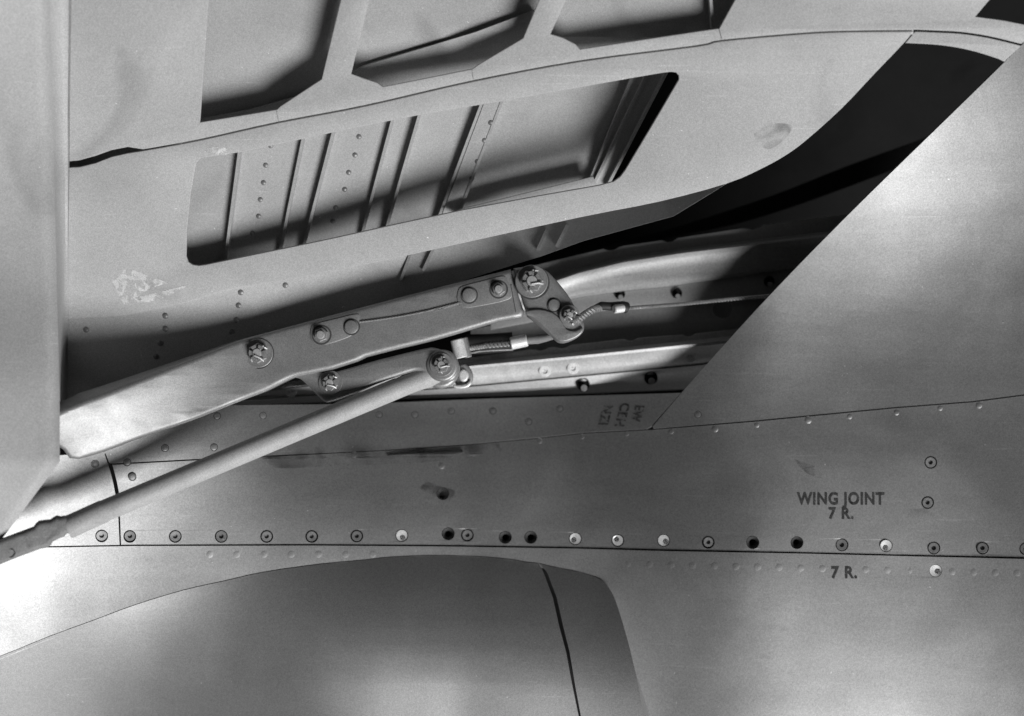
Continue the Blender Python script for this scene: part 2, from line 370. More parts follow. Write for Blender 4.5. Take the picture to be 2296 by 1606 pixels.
def b_groove(): return lathe_bm([(1.30, -0.05), (1.30, 0.02), (1.26, 0.05), (1.08, 0.05), (1.05, -0.04)], 24)
def b_rivet(): return lathe_bm([(0.0062, -0.002), (0.0062, 0.0001), (0.0054, 0.0006), (0.0034, 0.0010), (0, 0.0012)], 14)
def b_flush(): return lathe_bm([(0.0052, -0.001), (0.0052, 0.0001), (0.0047, 0.00018), (0, 0.0002)], 14)
for x, y in [(370, 1005), (487, 933), (590, 932), (850, 930), (930, 930), (1012, 922), (1105, 922), (1255, 917), (285, 1037), (297, 1070), (213, 1040), (480, 1003), (1565, 930), (1185, 946)]:
    place("rivet", "rivet_dark", b_rivet, M_SCREW, frame_at(x, y, skin_h(x, y), nrm(skin_h, x, y), -0.0005), wing, scale=0.8)
    place("rivet_shade_ring", "rivet_shade_ring", b_groove, M_HOLLOW, frame_at(x, y, skin_h(x, y), nrm(skin_h, x, y), -0.00005), wing, scale=0.0043)  # dark ring painted for the shading round each rivet head
for x, y in [(795, 1020), (1210, 989), (1305, 979), (1405, 973), (1505, 968), (1603, 962), (1697, 953), (1812, 942), (1905, 934), (2010, 925), (2108, 915), (2195, 909), (990, 1045)]:
    place("rivet", "rivet_skin", b_rivet, M_SKIN, frame_at(x, y, skin_h(x, y) - 0.0022, nrm(skin_h, x, y), -0.0003), wing, scale=random.uniform(0.65, 0.95))
for i in range(22):
    x = 1262 + i * 48.5; y = 1261 + (x - 1262) * 0.024
    if abs(x - 2098) < 30 or abs(x - 1893) < 35: continue
    place("rivet", "rivet_flush", b_flush, M_SKIN, frame_at(x, y, skin_h(x, y), nrm(skin_h, x, y), -0.0001), wing)
for i in range(7):
    x = 470 + i * 61; y = 1243
    place("rivet", "rivet_flush", b_flush, M_SKIN, frame_at(x, y, skin_h(x, y), nrm(skin_h, x, y), -0.0001), wing)

# stencilled lettering
def stencil(txt, px, py, height, width, surf, parent, mat=None, ax=(1, 0), ay=(0, -1), lift=0.0005, bold=0.035, name="stencil_text"):
    c = bpy.data.curves.new("txt", 'FONT'); c.body = txt; c.size = 1.0; c.offset = bold; c.space_character = 1.12; c.align_x = 'CENTER'; c.extrude = 0
    o = bpy.data.objects.new("txt", c); me = bpy.data.meshes.new_from_object(o); bpy.data.objects.remove(o); bpy.data.curves.remove(c)
    bm = bmesh.new(); bm.from_mesh(me); bpy.data.meshes.remove(me)
    xs = [v.co.x for v in bm.verts]; w0 = max(xs) - min(xs); mid = (max(xs) + min(xs)) / 2
    ys = [v.co.y for v in bm.verts]; h0 = max(ys); 
    for v in bm.verts:
        u = (v.co.x - mid) / w0 * width; t = v.co.y / h0 * height
        x = px + u * ax[0] + t * ay[0]; y = py + u * ax[1] + t * ay[1]
        v.co = P(x, y, surf(x, y)) + nrm(surf, x, y) * lift
    return bm_obj(name, bm, mat or M_INK, parent)
low_s = lambda x, y: skin_h(x, y) - 0.0022
stencil("WING JOINT", 1885, 1131, 27, 196, low_s, wing)
stencil("7 R.", 1886, 1163, 25, 56, low_s, wing)
stencil("7 R.", 1893, 1296, 26, 58, skin_h, wing)
stencil("NZI", 1348, 931, 22, 44, skin_h, wing, M_INK2, ax=(-0.25, 0.97), ay=(0.97, 0.05))
stencil("CEH", 1386, 930, 22, 54, skin_h, wing, M_INK2, ax=(-0.27, 0.97), ay=(0.97, 0.05))
stencil("EW", 1421, 928, 21, 38, skin_h, wing, M_INK2, ax=(-0.25, 0.97), ay=(0.97, 0.05))

# interior of the bay: near-black backing sheet, mid web between rails, deep stringer
plate("bay_backing", [(-400, -400), (2800, -400), (2800, 2000), (-400, 2000)], lambda x, y: -0.5, 0.01, 0.001, M_DARK, wing)  # dark sheet colour stands in for the bay's unlit depth
RX = [440, 560, 700, 850, 959, 1055, 1130, 1191, 1240, 1280, 1340, 1405, 1480, 1563, 1640, 1720, 1800, 1900, 2000]
U_TOP = [(1100, 620), (1228, 588), (1358, 557), (1520, 534), (1698, 507), (1844, 487), (2000, 470)]
U_HI = [(1100, 676), (1230, 634), (1300, 610), (1400, 586), (1530, 566), (1700, 546), (1844, 530), (2000, 515)]
U_LO = [(1100, 715), (1290, 666), (1400, 650), (1500, 640), (1640, 620), (1760, 602), (2000, 572)]
U_LED = [(1100, 740), (1290, 704), (1400, 692), (1560, 679), (1720, 664), (2000, 640)]
L_TOP = [(440, 880), (700, 850), (1055, 803), (1191, 784), (1280, 774), (1405, 760), (1563, 748), (1670, 736), (2000, 705)]
L_RID = [(440, 890), (700, 862), (1055, 817), (1280, 796), (1563, 767), (1700, 753), (2000, 725)]
L_LO = [(440, 902), (700, 885), (959, 872), (1066, 864), (1280, 844), (1563, 817), (1700, 800), (2000, 765)]
L_LED = [(440, 908), (700, 895), (959, 884), (1280, 866), (1450, 850), (1584, 833), (2000, 785)]
L_BOT = [(440, 914), (700, 903), (959, 892), (1280, 884), (1560, 872), (2000, 830)]
web_out = [(x, interp(U_LED, x) - 10) for x in RX if x > 1000] + [(x, interp(L_TOP, x) + 30) for x in reversed(RX) if x > 1000]
plate("bay_web", [web_out, circ(1620, 693, 21, 24)], lambda x, y: -0.168, 0.003, 0.0006, M_WEB, wing)
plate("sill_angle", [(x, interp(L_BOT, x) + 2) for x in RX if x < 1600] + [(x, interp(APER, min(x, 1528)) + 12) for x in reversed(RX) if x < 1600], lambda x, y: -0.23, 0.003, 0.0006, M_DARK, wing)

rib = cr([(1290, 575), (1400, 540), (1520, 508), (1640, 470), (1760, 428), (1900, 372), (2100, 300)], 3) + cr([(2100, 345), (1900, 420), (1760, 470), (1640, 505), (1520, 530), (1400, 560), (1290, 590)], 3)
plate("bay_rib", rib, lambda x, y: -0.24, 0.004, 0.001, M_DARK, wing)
# ------------------------------------------------------------------ guide rails in the bay
def rail(name, xs, lines, mat, parent, thick=0.003):
    """lines: [(curve, dy, z)] from top to bottom"""
    rows = []
    for cv, dy, z in lines:
        rows.append([P(x, interp(cv, x) + dy, z - 0.02) for x in xs])
    return loft(name, rows, mat, parent, thick, angle=28)
xs_u = [1100 + i * 25 for i in range(37)]
ur = thing("guide_rail", P(1500, 600, -0.12), "upper curved channel rail in the dark bay, running right from the hinge arm's castle nut", "rail", "curved rails in the wing bay")
def mixc(a, b, t): return [(x, interp(a, x) * (1 - t) + interp(b, x) * t) for x in [1100, 1230, 1300, 1400, 1530, 1700, 1844, 2000]]
rail("rail_body", xs_u, [(U_HI, -14, -0.150), (U_HI, -8, -0.128), (U_HI, -3, -0.112), (U_HI, 2, -0.109), (U_HI, 9, -0.1135), (U_HI, 18, -0.117), (mixc(U_HI, U_LO, 0.5), 0, -0.1195), (mixc(U_HI, U_LO, 0.75), 0, -0.1205), (U_LO, -4, -0.122), (U_LO, 2, -0.126), (U_LO, 4, -0.145)], M_RAIL, ur)
def scallop(cv, x, dy, spots, r, dep):
    y = interp(cv, x) + dy
    for s in spots:
        t = abs(x - s) / r
        if t < 1: y += dep * (1 - t * t)
    return y
xf = sorted(set([1100 + i * 12 for i in range(76)]))
tops = [(x, scallop(U_TOP, x, 0, (1372, 1502, 1690), 18, 7)) for x in xf]
plate("rail_flange", tops + [(x, interp(U_HI, x) - 9) for x in reversed(xf)], lambda x, y: -0.155, 0.003, 0.0006, M_WEB, ur)
plate("rail_ledge", [(x, interp(U_LO, x) + 3) for x in xs_u] + [(x, interp(U_LED, x)) for x in reversed(xs_u)], lambda x, y: -0.155, 0.003, 0.0008, M_WEB, ur)
lr = thing("guide_rail", P(1300, 830, -0.12), "lower bright channel rail with screws, just inside the bay's lower edge", "rail", "curved rails in the wing bay")
xs_l = [440 + i * 25 for i in range(61)]
def mixl(a, b, t): return [(x, interp(a, x) * (1 - t) + interp(b, x) * t) for x in RX]
rail("rail_body", xs_l, [(L_RID, -5, -0.122), (L_RID, 0, -0.108), (L_RID, 4, -0.100), (mixl(L_RID, L_LO, .2), 0, -0.101), (mixl(L_RID, L_LO, .42), 0, -0.108), (mixl(L_RID, L_LO, .7), 0, -0.115), (L_LO, -4, -0.120), (L_LO, 0, -0.124)], M_RAIL2, lr)
xf2 = [440 + i * 10 for i in range(151)]
plate("rail_flange", [(x, scallop(L_TOP, x, 0, (1213, 1262, 1415, 1545), 15, 6)) for x in xf2] + [(x, interp(L_RID, x) - 3) for x in reversed(xf2)], lambda x, y: -0.142, 0.003, 0.0008, M_RAIL2, lr)
rail("rail_lip", xs_l, [(L_LO, 1, -0.126), (L_LO, 3, -0.122), (mixl(L_LO, L_LED, .5), 0, -0.126), (L_LED, 0, -0.132), (mixl(L_LED, L_BOT, .5), 0, -0.152), (L_BOT, 0, -0.175)], M_RAIL2, lr)
def b_washerscrew(): return lathe_bm([(0.0088, -0.003), (0.0088, 0.0004), (0.0082, 0.0010), (0.0040, 0.0010), (0.0034, -0.0012), (0.0018, -0.0012), (0.0012, 0.0006), (0, 0.0006)], 20)
for x, y, z in [(1222, 832, -0.110), (1285, 826, -0.110), (1547, 800, -0.112), (652, 877, -0.110)]:
    place("screw", "screw_washer", b_washerscrew, M_BRIGHT if x > 700 else M_NUT, frame_at(x, y, z - 0.0205, Vector((0, -0.2, 1)).normalized(), 0.0005), lr, scale=1.05)
def b_boss(): # bolt standing in a dark scalloped recess
    return lathe_bm([(0.0105, -0.012), (0.0105, 0.0006), (0.0096, 0.001), (0.0088, -0.0035), (0, -0.0035)], 18)
def b_boltend(): return lathe_bm([(0.0052, -0.006), (0.0052, 0.007), (0.0046, 0.0078), (0, 0.0078)], 14)
for x, y, z, p in [(1308, 863, -0.124, lr), (1460, 848, -0.124, lr), (1390, 660, -0.132, ur), (1518, 658, -0.132, ur), (1725, 631, -0.132, ur)]:
    bo = place("bolt_recess", "bolt_recess", b_boss, M_DARK, frame_at(x, y, z - 0.02), p, scale=0.95 if p is lr else 0.75)
    place("bolt", "bolt_end", b_boltend, M_NUT, frame_at(x + 1, y + 7, z - 0.02), bo, scale=0.95 if p is lr else 0.75)

# ------------------------------------------------------------------ LEADING EDGE FLAP
flap = thing("leading_edge_flap", P(1000, 350, 0.0), "pale grey flap held open at the top, with slotted web and ribbed frame", "flap")
WIN = cr([(439, 369), (446, 359), (460, 353), (543, 341), (753, 296), (948, 257), (1134, 226), (1419, 175), (1491, 163)], 2) + [(1505, 161.5), (1516, 163), (1522, 170), (1522, 179)] + \
      [(1459, 286), (1402, 381), (1391, 396), (1376, 407), (1344, 415.5)] + cr([(1330, 418), (1037, 471), (744, 535), (600, 565), (460, 594)], 2) + [(446, 596), (432, 594), (422, 588), (417.5, 576), (419, 521), (428, 432)]
GRV = [(321, 337), (446, 314), (621, 275), (819, 237), (1059, 182), (1301, 137), (1563, 103), (1620, 91), (1816, 74), (1930, 70), (2048, 69)]
GR = cr(GRV, 4)
web_o = [(x, y + 1.6) for x, y in GR] + cr([(2046, 73), (2027, 97), (1959, 168), (1888, 243), (1809, 314), (1763, 348), (1709, 378), (1630, 412), (1477, 453), (1300, 488), (973, 560), (819, 594), (663, 624), (511, 650), (415, 679), (283, 707)], 3) \
    + [(150, 716), (150, 376), (178, 375), (214, 366), (250, 352), (286, 344)]
plate("web_panel", [web_o, WIN], flap_h, 0.005, 0.0012, M_FLAP, flap)
upper_o = [(150, -90), (474, -90), (468, 0), (448, 275), (621, 246), (628, 239), (721, 178), (764, 0), (786, -90), (846, -90), (828, 0), (787, 166), (815, 176), (846, 186), (859, 195), (1059, 155), (1073, 145), (1173, 86), (1209, 0), (1246, -90),
           (1306, -90), (1269, 0), (1234, 77), (1262, 85), (1291, 100), (1300, 111), (1563, 71), (1613, 64), (1648, 0), (1700, -90), (2300, -90), (2219, 0), (2187, 38), (2250, 46), (2330, 62), (2300, 92)]
upper_o += cr([(2290, 99), (2220, 82), (2155, 72), (2100, 69), (2052, 67)], 3) + [(x, y - 1.6) for x, y in reversed(GR)] + [(286, 330), (250, 337), (214, 350), (178, 360), (150, 363)]
plate("rib_frame", upper_o, flap_h, 0.005, 0.0012, M_FLAP, flap)
tip_o = cr([(2052, 71), (2100, 73), (2155, 76), (2220, 86), (2290, 103)], 3) + [(2252, 139)] + cr([(2240, 133), (2190, 117), (2140, 106), (2090, 100), (2030, 97)], 3)
plate("tip_strip", tip_o, lambda x, y: flap_h(x, y) - 0.004, 0.005, 0.001, M_FLAP, flap)
# gusset butt joints and backing of the groove
plate("joint_strap", [(x, y - 9) for x, y in GR[3:]] + [(x, y + 9) for x, y in reversed(GR[3:])], lambda x, y: flap_h(x, y) - 0.0035, 0.002, 0.0004, M_FLAP, flap)
for a, b in (((621, 250), (625, 272)), ((1059, 158), (1062, 178)), ((1613, 66), (1619, 88))):
    bm = tube_bm([P(a[0], a[1], flap_h(*a) + 0.0004), P(b[0], b[1], flap_h(*b) + 0.0004)], 0.0007, 6)
    bm_obj("butt_joint", bm, M_ARM, flap)
# inner skin behind web and frame
inner_o = [(100, -120), (1880, -120), (1840, 140), (1780, 260), (1700, 350)] + [(x, y - 9) for x, y in reversed(WEB_LOW) if x < 1690] + [(100, 700)]
low_o = [(895, 566)] + [(x, y - 7) for x, y in WEB_LOW if 900 < x < 1690] + [(1690, 376)] + [(x, y) for x, y in reversed(LOW_END) if x < 1650]
plate("lower_skin_edge", low_o, lowskin_h, 0.00035, 0.0, M_INNER, flap, step=50)
plate("inner_skin", [inner_o, [(1497, 150), (1545, 150), (1420, 430), (1345, 425), (1352, 405), (1390, 366)]], inner_h, 0.003, 0.0006, M_INNER, flap, step=30)
# lower left panel, nearly flush with the web
lowp = [(152, 712), (283, 703), (415, 675), (511, 646), (663, 620), (819, 588), (915, 566), (885, 684), (690, 760), (560, 810), (400, 880), (150, 960)]
plate("closing_panel", lowp, lambda x, y: flap_h(x, y) - 0.005 - 0.022 * sm(480, 900, x) + 0.00015 * max(0, y - 700), 0.003, 0.0006, M_FLAP, flap, step=30)
def inner_rim(name, a, b, h, th=0.004, mt=None, sf=None):
    sf = sf or inner_h
    pa, pb = P(a[0], a[1], sf(*a)), P(b[0], b[1], sf(*b))
    n = Vector((0, -0.3, 1)).normalized(); d = (pb - pa).normalized(); s = d.cross(n).normalized() * th
    bm = bmesh.new()
    v = [bm.verts.new(q) for q in (pa, pa + s, pa + s + n * h, pa + n * h, pb, pb + s, pb + s + n * h, pb + n * h)]
    for f in ((0, 1, 2, 3), (7, 6, 5, 4), (0, 4, 5, 1), (1, 5, 6, 2), (2, 6, 7, 3), (3, 7, 4, 0)): bm.faces.new([v[i] for i in f])
    bmesh.ops.bevel(bm, geom=bm.edges[:], offset=0.0006, segments=1)
    return bm_obj(name, bm, mt or M_INNER, flap)
def extend(a, b, t0, t1): return ((a[0] + (b[0] - a[0]) * t0, a[1] + (b[1] - a[1]) * t0), (a[0] + (b[0] - a[0]) * t1, a[1] + (b[1] - a[1]) * t1))
for a, b, h in [((543, 343), (514, 564), 0.0136), ((685, 309), (639, 535), 0.0105), ((753, 294), (696, 514), 0.0136), ((884, 270), (821, 507), 0.0118), ((944, 259), (877, 489), 0.0149),
                ((1080, 240), (1001, 450), 0.0161), ((1128, 228), (1046, 442), 0.0136), ((1419, 175), (1330, 392), 0.0112), ((1448, 171), (1348, 378), 0.0186), ((1491, 164), (1387, 364), 0.0279),
                ((923, 571), (898, 639), 0.006), ((973, 562), (948, 615), 0.006), ((1223, 527), (1204, 568), 0.006), ((1268, 517), (1246, 560), 0.006)]:
    long = b[1] - a[1] > 100
    e = extend(a, b, -0.15, 1.25) if long else extend(a, b, -0.3, 0.85)
    inner_rim("stiffener", e[0], e[1], h, 0.004, M_INNER if long else M_ARM, inner_h if long else lowskin_h)
# flat crowns of the hat stiffeners
def slab(a1, b1, a2, b2, up, mat=M_INNER, name="stiffener_crown"):
    e1 = extend(a1, b1, -0.15, 1.25); e2 = extend(a2, b2, -0.15, 1.25)
    return plate(name, [e1[0], e2[0], e2[1], e1[1]], lambda x, y: inner_h(x, y) + up, 0.003, 0.0006, mat, flap)
slab((1082, 240), (1003, 450), (1126, 228), (1044, 442), 0.012)
slab((1421, 175), (1332, 392), (1446, 171), (1346, 378), 0.010)
slab((1450, 171), (1350, 378), (1489, 164), (1385, 364), 0.016)
plate("ledge", [(1000, 480), (1041, 467), (1330, 396), (1345, 430), (1040, 500)], lambda x, y: inner_h(x, y) + 0.03, 0.003, 0.0006, M_INNER, flap)
plate("ledge", [(780, 165), (816, 148), (1066, 72), (1200, 22), (1230, 60), (1180, 130), (1060, 180), (850, 220)], lambda x, y: inner_h(x, y) + 0.012, 0.003, 0.0006, M_INNER, flap)
plate("ledge", [(440, 268), (560, 246), (720, 200), (760, 250), (440, 310)], lambda x, y: inner_h(x, y) + 0.012, 0.003, 0.0006, M_INNER, flap)
inner_rim("stiffener", (1588, -60), (1600, 90), 0.022)
inner_rim("stiffener", (1262, -60), (1220, 110), 0.015)
def b_small(): return lathe_bm([(0.0042, -0.001), (0.0042, 0.0006), (0.003, 0.0016), (0, 0.0021)], 12)
for x, y in [(607, 327), (596, 371), (591, 410), (584, 448), (580, 485), (566, 523), (805, 307), (796, 348), (782, 387), (773, 425), (753, 466), (746, 496), (1100, 275), (1086, 315), (1070, 362), (1058, 400), (1100, 275)]:
    up = 0.012 if 1050 < x < 1110 else 0
    place("rivet", "rivet_small", b_small, M_SCREW, frame_at(x, y, inner_h(x, y) + up, nrm(inner_h, x, y)), flap, scale=0.9)
for x, y in [(371, 709), (371, 738), (540, 656), (535, 685), (193, 740), (360, 770), (530, 718), (640, 640), (350, 800), (520, 745)]:
    place("rivet", "rivet_small", b_small, M_SCREW, frame_at(x, y, flap_h(x, y) - 0.005 - 0.022 * sm(480, 900, x) + 0.00015 * max(0, y - 700), nrm(flap_h, x, y)), flap)
# scraped primer patch and streaks on the web
M_PATCH = material("scraped_primer", 0.66, 0.7, 0.0, 0.25, 40)
nt_ = M_PATCH.node_tree; g_ = nt_.nodes.new("ShaderNodeNewGeometry"); n_ = nt_.nodes.new("ShaderNodeTexNoise"); n_.inputs["Scale"].default_value = 75; n_.inputs["Detail"].default_value = 5; n_.inputs["Distortion"].default_value = 1.2
r_ = nt_.nodes.new("ShaderNodeMapRange"); r_.inputs[1].default_value = 0.40; r_.inputs[2].default_value = 0.56; r_.inputs[4].default_value = 0.85
nt_.links.new(g_.outputs["Position"], n_.inputs["Vector"]); nt_.links.new(n_.outputs[0], r_.inputs[0]); nt_.links.new(r_.outputs[0], nt_.nodes["Principled BSDF"].inputs["Alpha"])
for pts in ([(246, 604), (262, 600), (300, 606), (345, 624), (378, 634), (352, 642), (330, 652), (306, 660), (318, 672), (296, 685), (278, 682), (262, 656), (250, 630)],
            [(300, 668), (360, 654), (420, 640), (380, 662), (330, 678)],
            [(452, 338), (480, 329), (516, 334), (508, 347), (478, 346)]):
    plate("scraped_patch", cr(pts + [pts[0]], 3), lambda x, y: flap_h(x, y) + 0.0003, 0.0006, 0.0001, M_PATCH, flap)
# rounded nose roll down the left side
def xr(y): return 112 + 22 * min(max(y, 0), 900) / 900.0 if y < 1035 else max(0.0, 134 - (y - 1035) * 0.745)
ZC = cr([(-90, 0.160), (0, 0.143), (300, 0.095), (600, 0.082), (900, 0.118), (1240, 0.120)], 4)
ys = [-90 + i * 45 for i in range(25)] + [1012, 1024, 1035, 1050, 1070, 1100, 1130, 1160, 1190, 1212]
ds = [0, 2, 5, 9, 14, 20, 28, 38, 50, 70, 100, 150, 230, 330]
rows = []
for y in ys:
    r = []
    for d in ds:
        k = 1 if y < 1035 else max(0.25, 1 - (y - 1035) / 120)
        r.append(P(xr(y) - d, y, interp(ZC, y) - 0.014 * (1 - min(d, 30) / 30.0) ** 2.2 * k + 0.00016 * d))
    rows.append(r)
loft("nose_roll", rows, M_FLAP, flap, 0.003)
fl_rows = []
for y in [q for q in ys if q <= 930]:
    z0 = interp(ZC, y) - 0.0145; z1 = flap_h(0, y) + 0.002; x0 = xr(y) - 0.5
    fl_rows.append([P(x0 + (152 - x0) * t, y, z1 + (z0 - z1) * (1 - t) ** 2.0) for t in (0, 0.12, 0.25, 0.4, 0.6, 0.8, 1.0)])
loft("attachment_flange", fl_rows, M_FLAP, flap, 0.003)
bm = tube_bm([P(158 - 12 * min(max(y, 0), 900) / 900, y, flap_h(0, y) + 0.0005) for y in range(-90, 920, 40)], 0.0016, 6)
bm_obj("flange_seam", bm, M_ARM, flap)
# scraped primer patch on the web
# ------------------------------------------------------------------ HINGE ARM
ARM_MID = [(120, 965), (180, 970), (321, 918), (464, 860), (589, 810), (700, 775)]
def arm_h(px, py):
    t = max(0.0, min(1.2, (600 - px) / 470.0))
    return 0.084 * t ** 1.6 + 0.34 * (interp(ARM_MID, px) - py) * K0 * min(1.0, t * 1.15) ** 1.2
arm = thing("hinge_arm", P(700, 760, 0), "long cranked grey hinge arm with castle nuts crossing the bay", "hinge arm")
A_UP = [(120, 930), (171, 908), (250, 878), (357, 835), (464, 792), (535, 764), (589, 748), (696, 719), (852, 678), (994, 641), (1123, 609), (1145, 603)]
arm_o = cr(A_UP, 3) + [(1149, 618), (1160, 655), (1172, 690), (1176, 699), (1170, 712)] + cr([(1119, 721), (1066, 736), (1012, 752), (959, 767), (887, 784), (820, 801)], 3) + [(810, 806), (800, 811)] + \
        cr([(744, 829), (700, 838), (661, 846), (628, 861), (590, 880), (550, 896), (518, 909), (428, 946), (321, 983), (236, 1016), (178, 1033)], 3) + [(157, 1031), (143, 1012), (118, 996)]
plate("arm_body", arm_o, arm_h, 0.036, 0.0065, M_ARM, arm, step=60, angle=50, bres=3)
head_o = cr([(1151, 601), (1166, 599), (1194, 597), (1223, 605), (1243, 623), (1273, 660), (1290, 689), (1298, 707)], 3) + cr([(1310, 726), (1309, 742), (1294, 758), (1269, 769), (1253, 768), (1240, 757)], 3) + [(1219, 739), (1192, 716), (1182, 709), (1180, 698), (1176, 688), (1164, 650)]
plate("crank_head", head_o, lambda x, y: 0.003, 0.044, 0.007, M_ARM, arm, angle=50, bres=3)
# raised pads round the bolts and a curved rib to the toe
plate("doubler_pad", cr([(695, 752), (697, 737), (706, 727), (760, 713), (800, 704), (806, 712), (803, 740), (780, 757), (735, 772), (712, 773), (699, 765), (695, 752)], 3), lambda x, y: 0.0014, 0.003, 0.0009, M_ARM, arm)
plate("doubler_pad", cr([(1024, 668), (1028, 650), (1040, 641), (1090, 628), (1128, 619), (1138, 630), (1148, 656), (1140, 672), (1080, 686), (1036, 690), (1024, 668)], 3), lambda x, y: 0.0014, 0.003, 0.0009, M_ARM, arm)
plate("toe_rib", cr([(1178, 697), (1210, 694), (1240, 702), (1258, 718), (1270, 738), (1290, 742), (1306, 734), (1306, 745), (1292, 757), (1268, 766), (1250, 763), (1222, 737), (1196, 713), (1180, 706), (1178, 697)], 3), lambda x, y: 0.0075, 0.006, 0.002, M_ARM, arm)
bm = bmesh.new()
for (ax, ay), (bx, by) in (((975, 697), (1042, 677)), ((1147, 640), (1158, 700))):
    tube_bm([P(ax, ay, 0.0005), P(bx, by, 0.0005)], 0.0011, 6, bm)
bm_obj("scribed_line", bm, M_END, arm)
# fastener shapes
def hexring(bm, r, z0, z1, rot=0.0, cham=0.0):
    a = []; 
    prof = [(r, z0), (r, z1 - cham), (r - cham * 1.3, z1)]
    rings = [[bm.verts.new((q * math.cos(rot + math.pi / 3 * i), q * math.sin(rot + math.pi / 3 * i), z)) for i in range(6)] for q, z in prof]
    for p, q in zip(rings, rings[1:]):
        for i in range(6): bm.faces.new((p[i], p[(i + 1) % 6], q[(i + 1) % 6], q[i]))
    bm.faces.new(rings[-1])
def b_castle():
    bm = bmesh.new(); hexring(bm, 1.0, 0, 0.62, 0.2, 0.06)
    for i in range(6):   # castellations
        a0 = 0.2 + math.pi / 3 * i + 0.17; a1 = 0.2 + math.pi / 3 * (i + 1) - 0.17
        lo = []; hi = []
        for r, a in ((0.82, a0), (0.82, (a0 + a1) / 2), (0.82, a1), (0.52, a1), (0.52, (a0 + a1) / 2), (0.52, a0)):
            lo.append(bm.verts.new((r * math.cos(a), r * math.sin(a), 0.6))); hi.append(bm.verts.new((r * 0.97 * math.cos(a), r * 0.97 * math.sin(a), 1.0)))
        for k in range(6): bm.faces.new((lo[k], lo[(k + 1) % 6], hi[(k + 1) % 6], hi[k]))
        bm.faces.new(hi)
    return bm
def b_nut():
    bm = bmesh.new(); hexring(bm, 1.0, 0, 0.7, 0.1, 0.1); return bm
def b_pin(): return lathe_bm([(0.46, 0), (0.46, 0.98), (0.40, 1.06), (0.0, 1.09)], 18)
def b_washer(): return lathe_bm([(1.42, -0.05), (1.42, 0.10), (1.36, 0.15), (0.8, 0.15), (0.8, 0.0)], 28)
def b_head2(): return lathe_bm([(1.0, -0.1), (1.0, 0.28), (0.9, 0.40), (0.55, 0.45), (0.0, 0.47)], 24)
def b_cotter():
    bm = tube_bm([(-0.95, -0.15, 0.86), (-0.5, -0.05, 0.88), (0.5, 0.05, 0.88), (0.85, 0.12, 0.84), (0.95, 0.3, 0.6)], 0.09, 6)
    tube_bm([(-0.9, 0.02, 0.80), (-1.0, 0.25, 0.70), (-0.9, 0.1, 0.4)], 0.09, 6, bm)
    tube_bm([(0.3, 0.05, 1.15), (0.05, 0.6, 1.12), (0.0, 1.0, 0.85)], 0.1, 6, bm)
    return bm
def castle_bolt(px, py, z, r, parent, spin, washer=True, name="bolt", pinmat=M_PIN):
    m = frame_at(px, py, z, Vector((0, 0, 1)), 0, spin); s = r * K0
    b = place(name, "castle_nut", b_castle, M_NUT, m, parent, scale=s, angle=25)
    place("bolt_end", "castle_pin", b_pin, pinmat, m, b, scale=s)
    if washer: place("washer", "washer", b_washer, M_ARM, frame_at(px, py, z, lift=-0.0002), b, scale=s)
    place("cotter_pin", "cotter_pin", b_cotter, M_PIN, frame_at(px, py, z, lift=0.0, spin=spin + 0.4), b, scale=s)
    return b
tag(castle_bolt(580, 792, 0.0005, 23, arm, 0.3), "castle nut with a bright round bolt end")
o = place("dark_washer", "groove_ring", b_groove, M_HOLLOW, frame_at(580, 793, 0.0005), arm, scale=27 * K0)
castle_bolt(1192, 631, 0.004, 26, arm, 0.9)
o = place("dark_washer", "groove_ring", b_groove, M_HOLLOW, frame_at(1194, 634, 0.0035), arm, scale=30 * K0)
castle_bolt(1277, 707, 0.008, 16, arm, 0.1)
def plain_bolt(px, py, z, r, parent, spin=0.0, hexa=True):
    if hexa:
        b = place("bolt", "hex_nut", b_nut, M_NUT, frame_at(px, py, z, spin=spin), parent, scale=r * K0, angle=25)
        place("bolt_end", "castle_pin", b_pin, M_PIN, frame_at(px, py, z), b, scale=r * K0 * 1.25)
    else:
        b = place("bolt", "round_head", b_head2, M_ARM, frame_at(px, py, z), parent, scale=r * K0)
    place("washer", "groove_ring", b_groove, M_HOLLOW, frame_at(px, py, z, lift=-0.0001), b, scale=r * K0 * (1.0 if not hexa else 1.1))
    return b
plain_bolt(721, 751, 0.0012, 16, arm, 0.3)
plain_bolt(788, 733, 0.0012, 15, arm, 0, False)
plain_bolt(1052, 662, 0.0012, 15.5, arm, 0, False)
plain_bolt(1118, 649, 0.0012, 15, arm, 0.6)
plain_bolt(1242, 684, 0.003, 13, arm, 0, False)
# locking wire between the bolts
bm = bmesh.new()
N = 120; A = Vector((806, 722)); B = Vector((1034, 678))
for ph in (0, math.pi):
    pts = []
    for i in range(N + 1):
        t = i / N; q = A.lerp(B, t); a = t * 2 * math.pi * 17 + ph
        p = P(q.x, q.y + 5 * math.sin(t * math.pi), 0.0012)
        pts.append(p + Vector((-0.19 * math.cos(a), 0.98 * math.cos(a), math.sin(a))) * 0.0008)
    tube_bm(pts, 0.0007, 5, bm)
bm_obj("lock_wire", bm, M_NUT, arm)

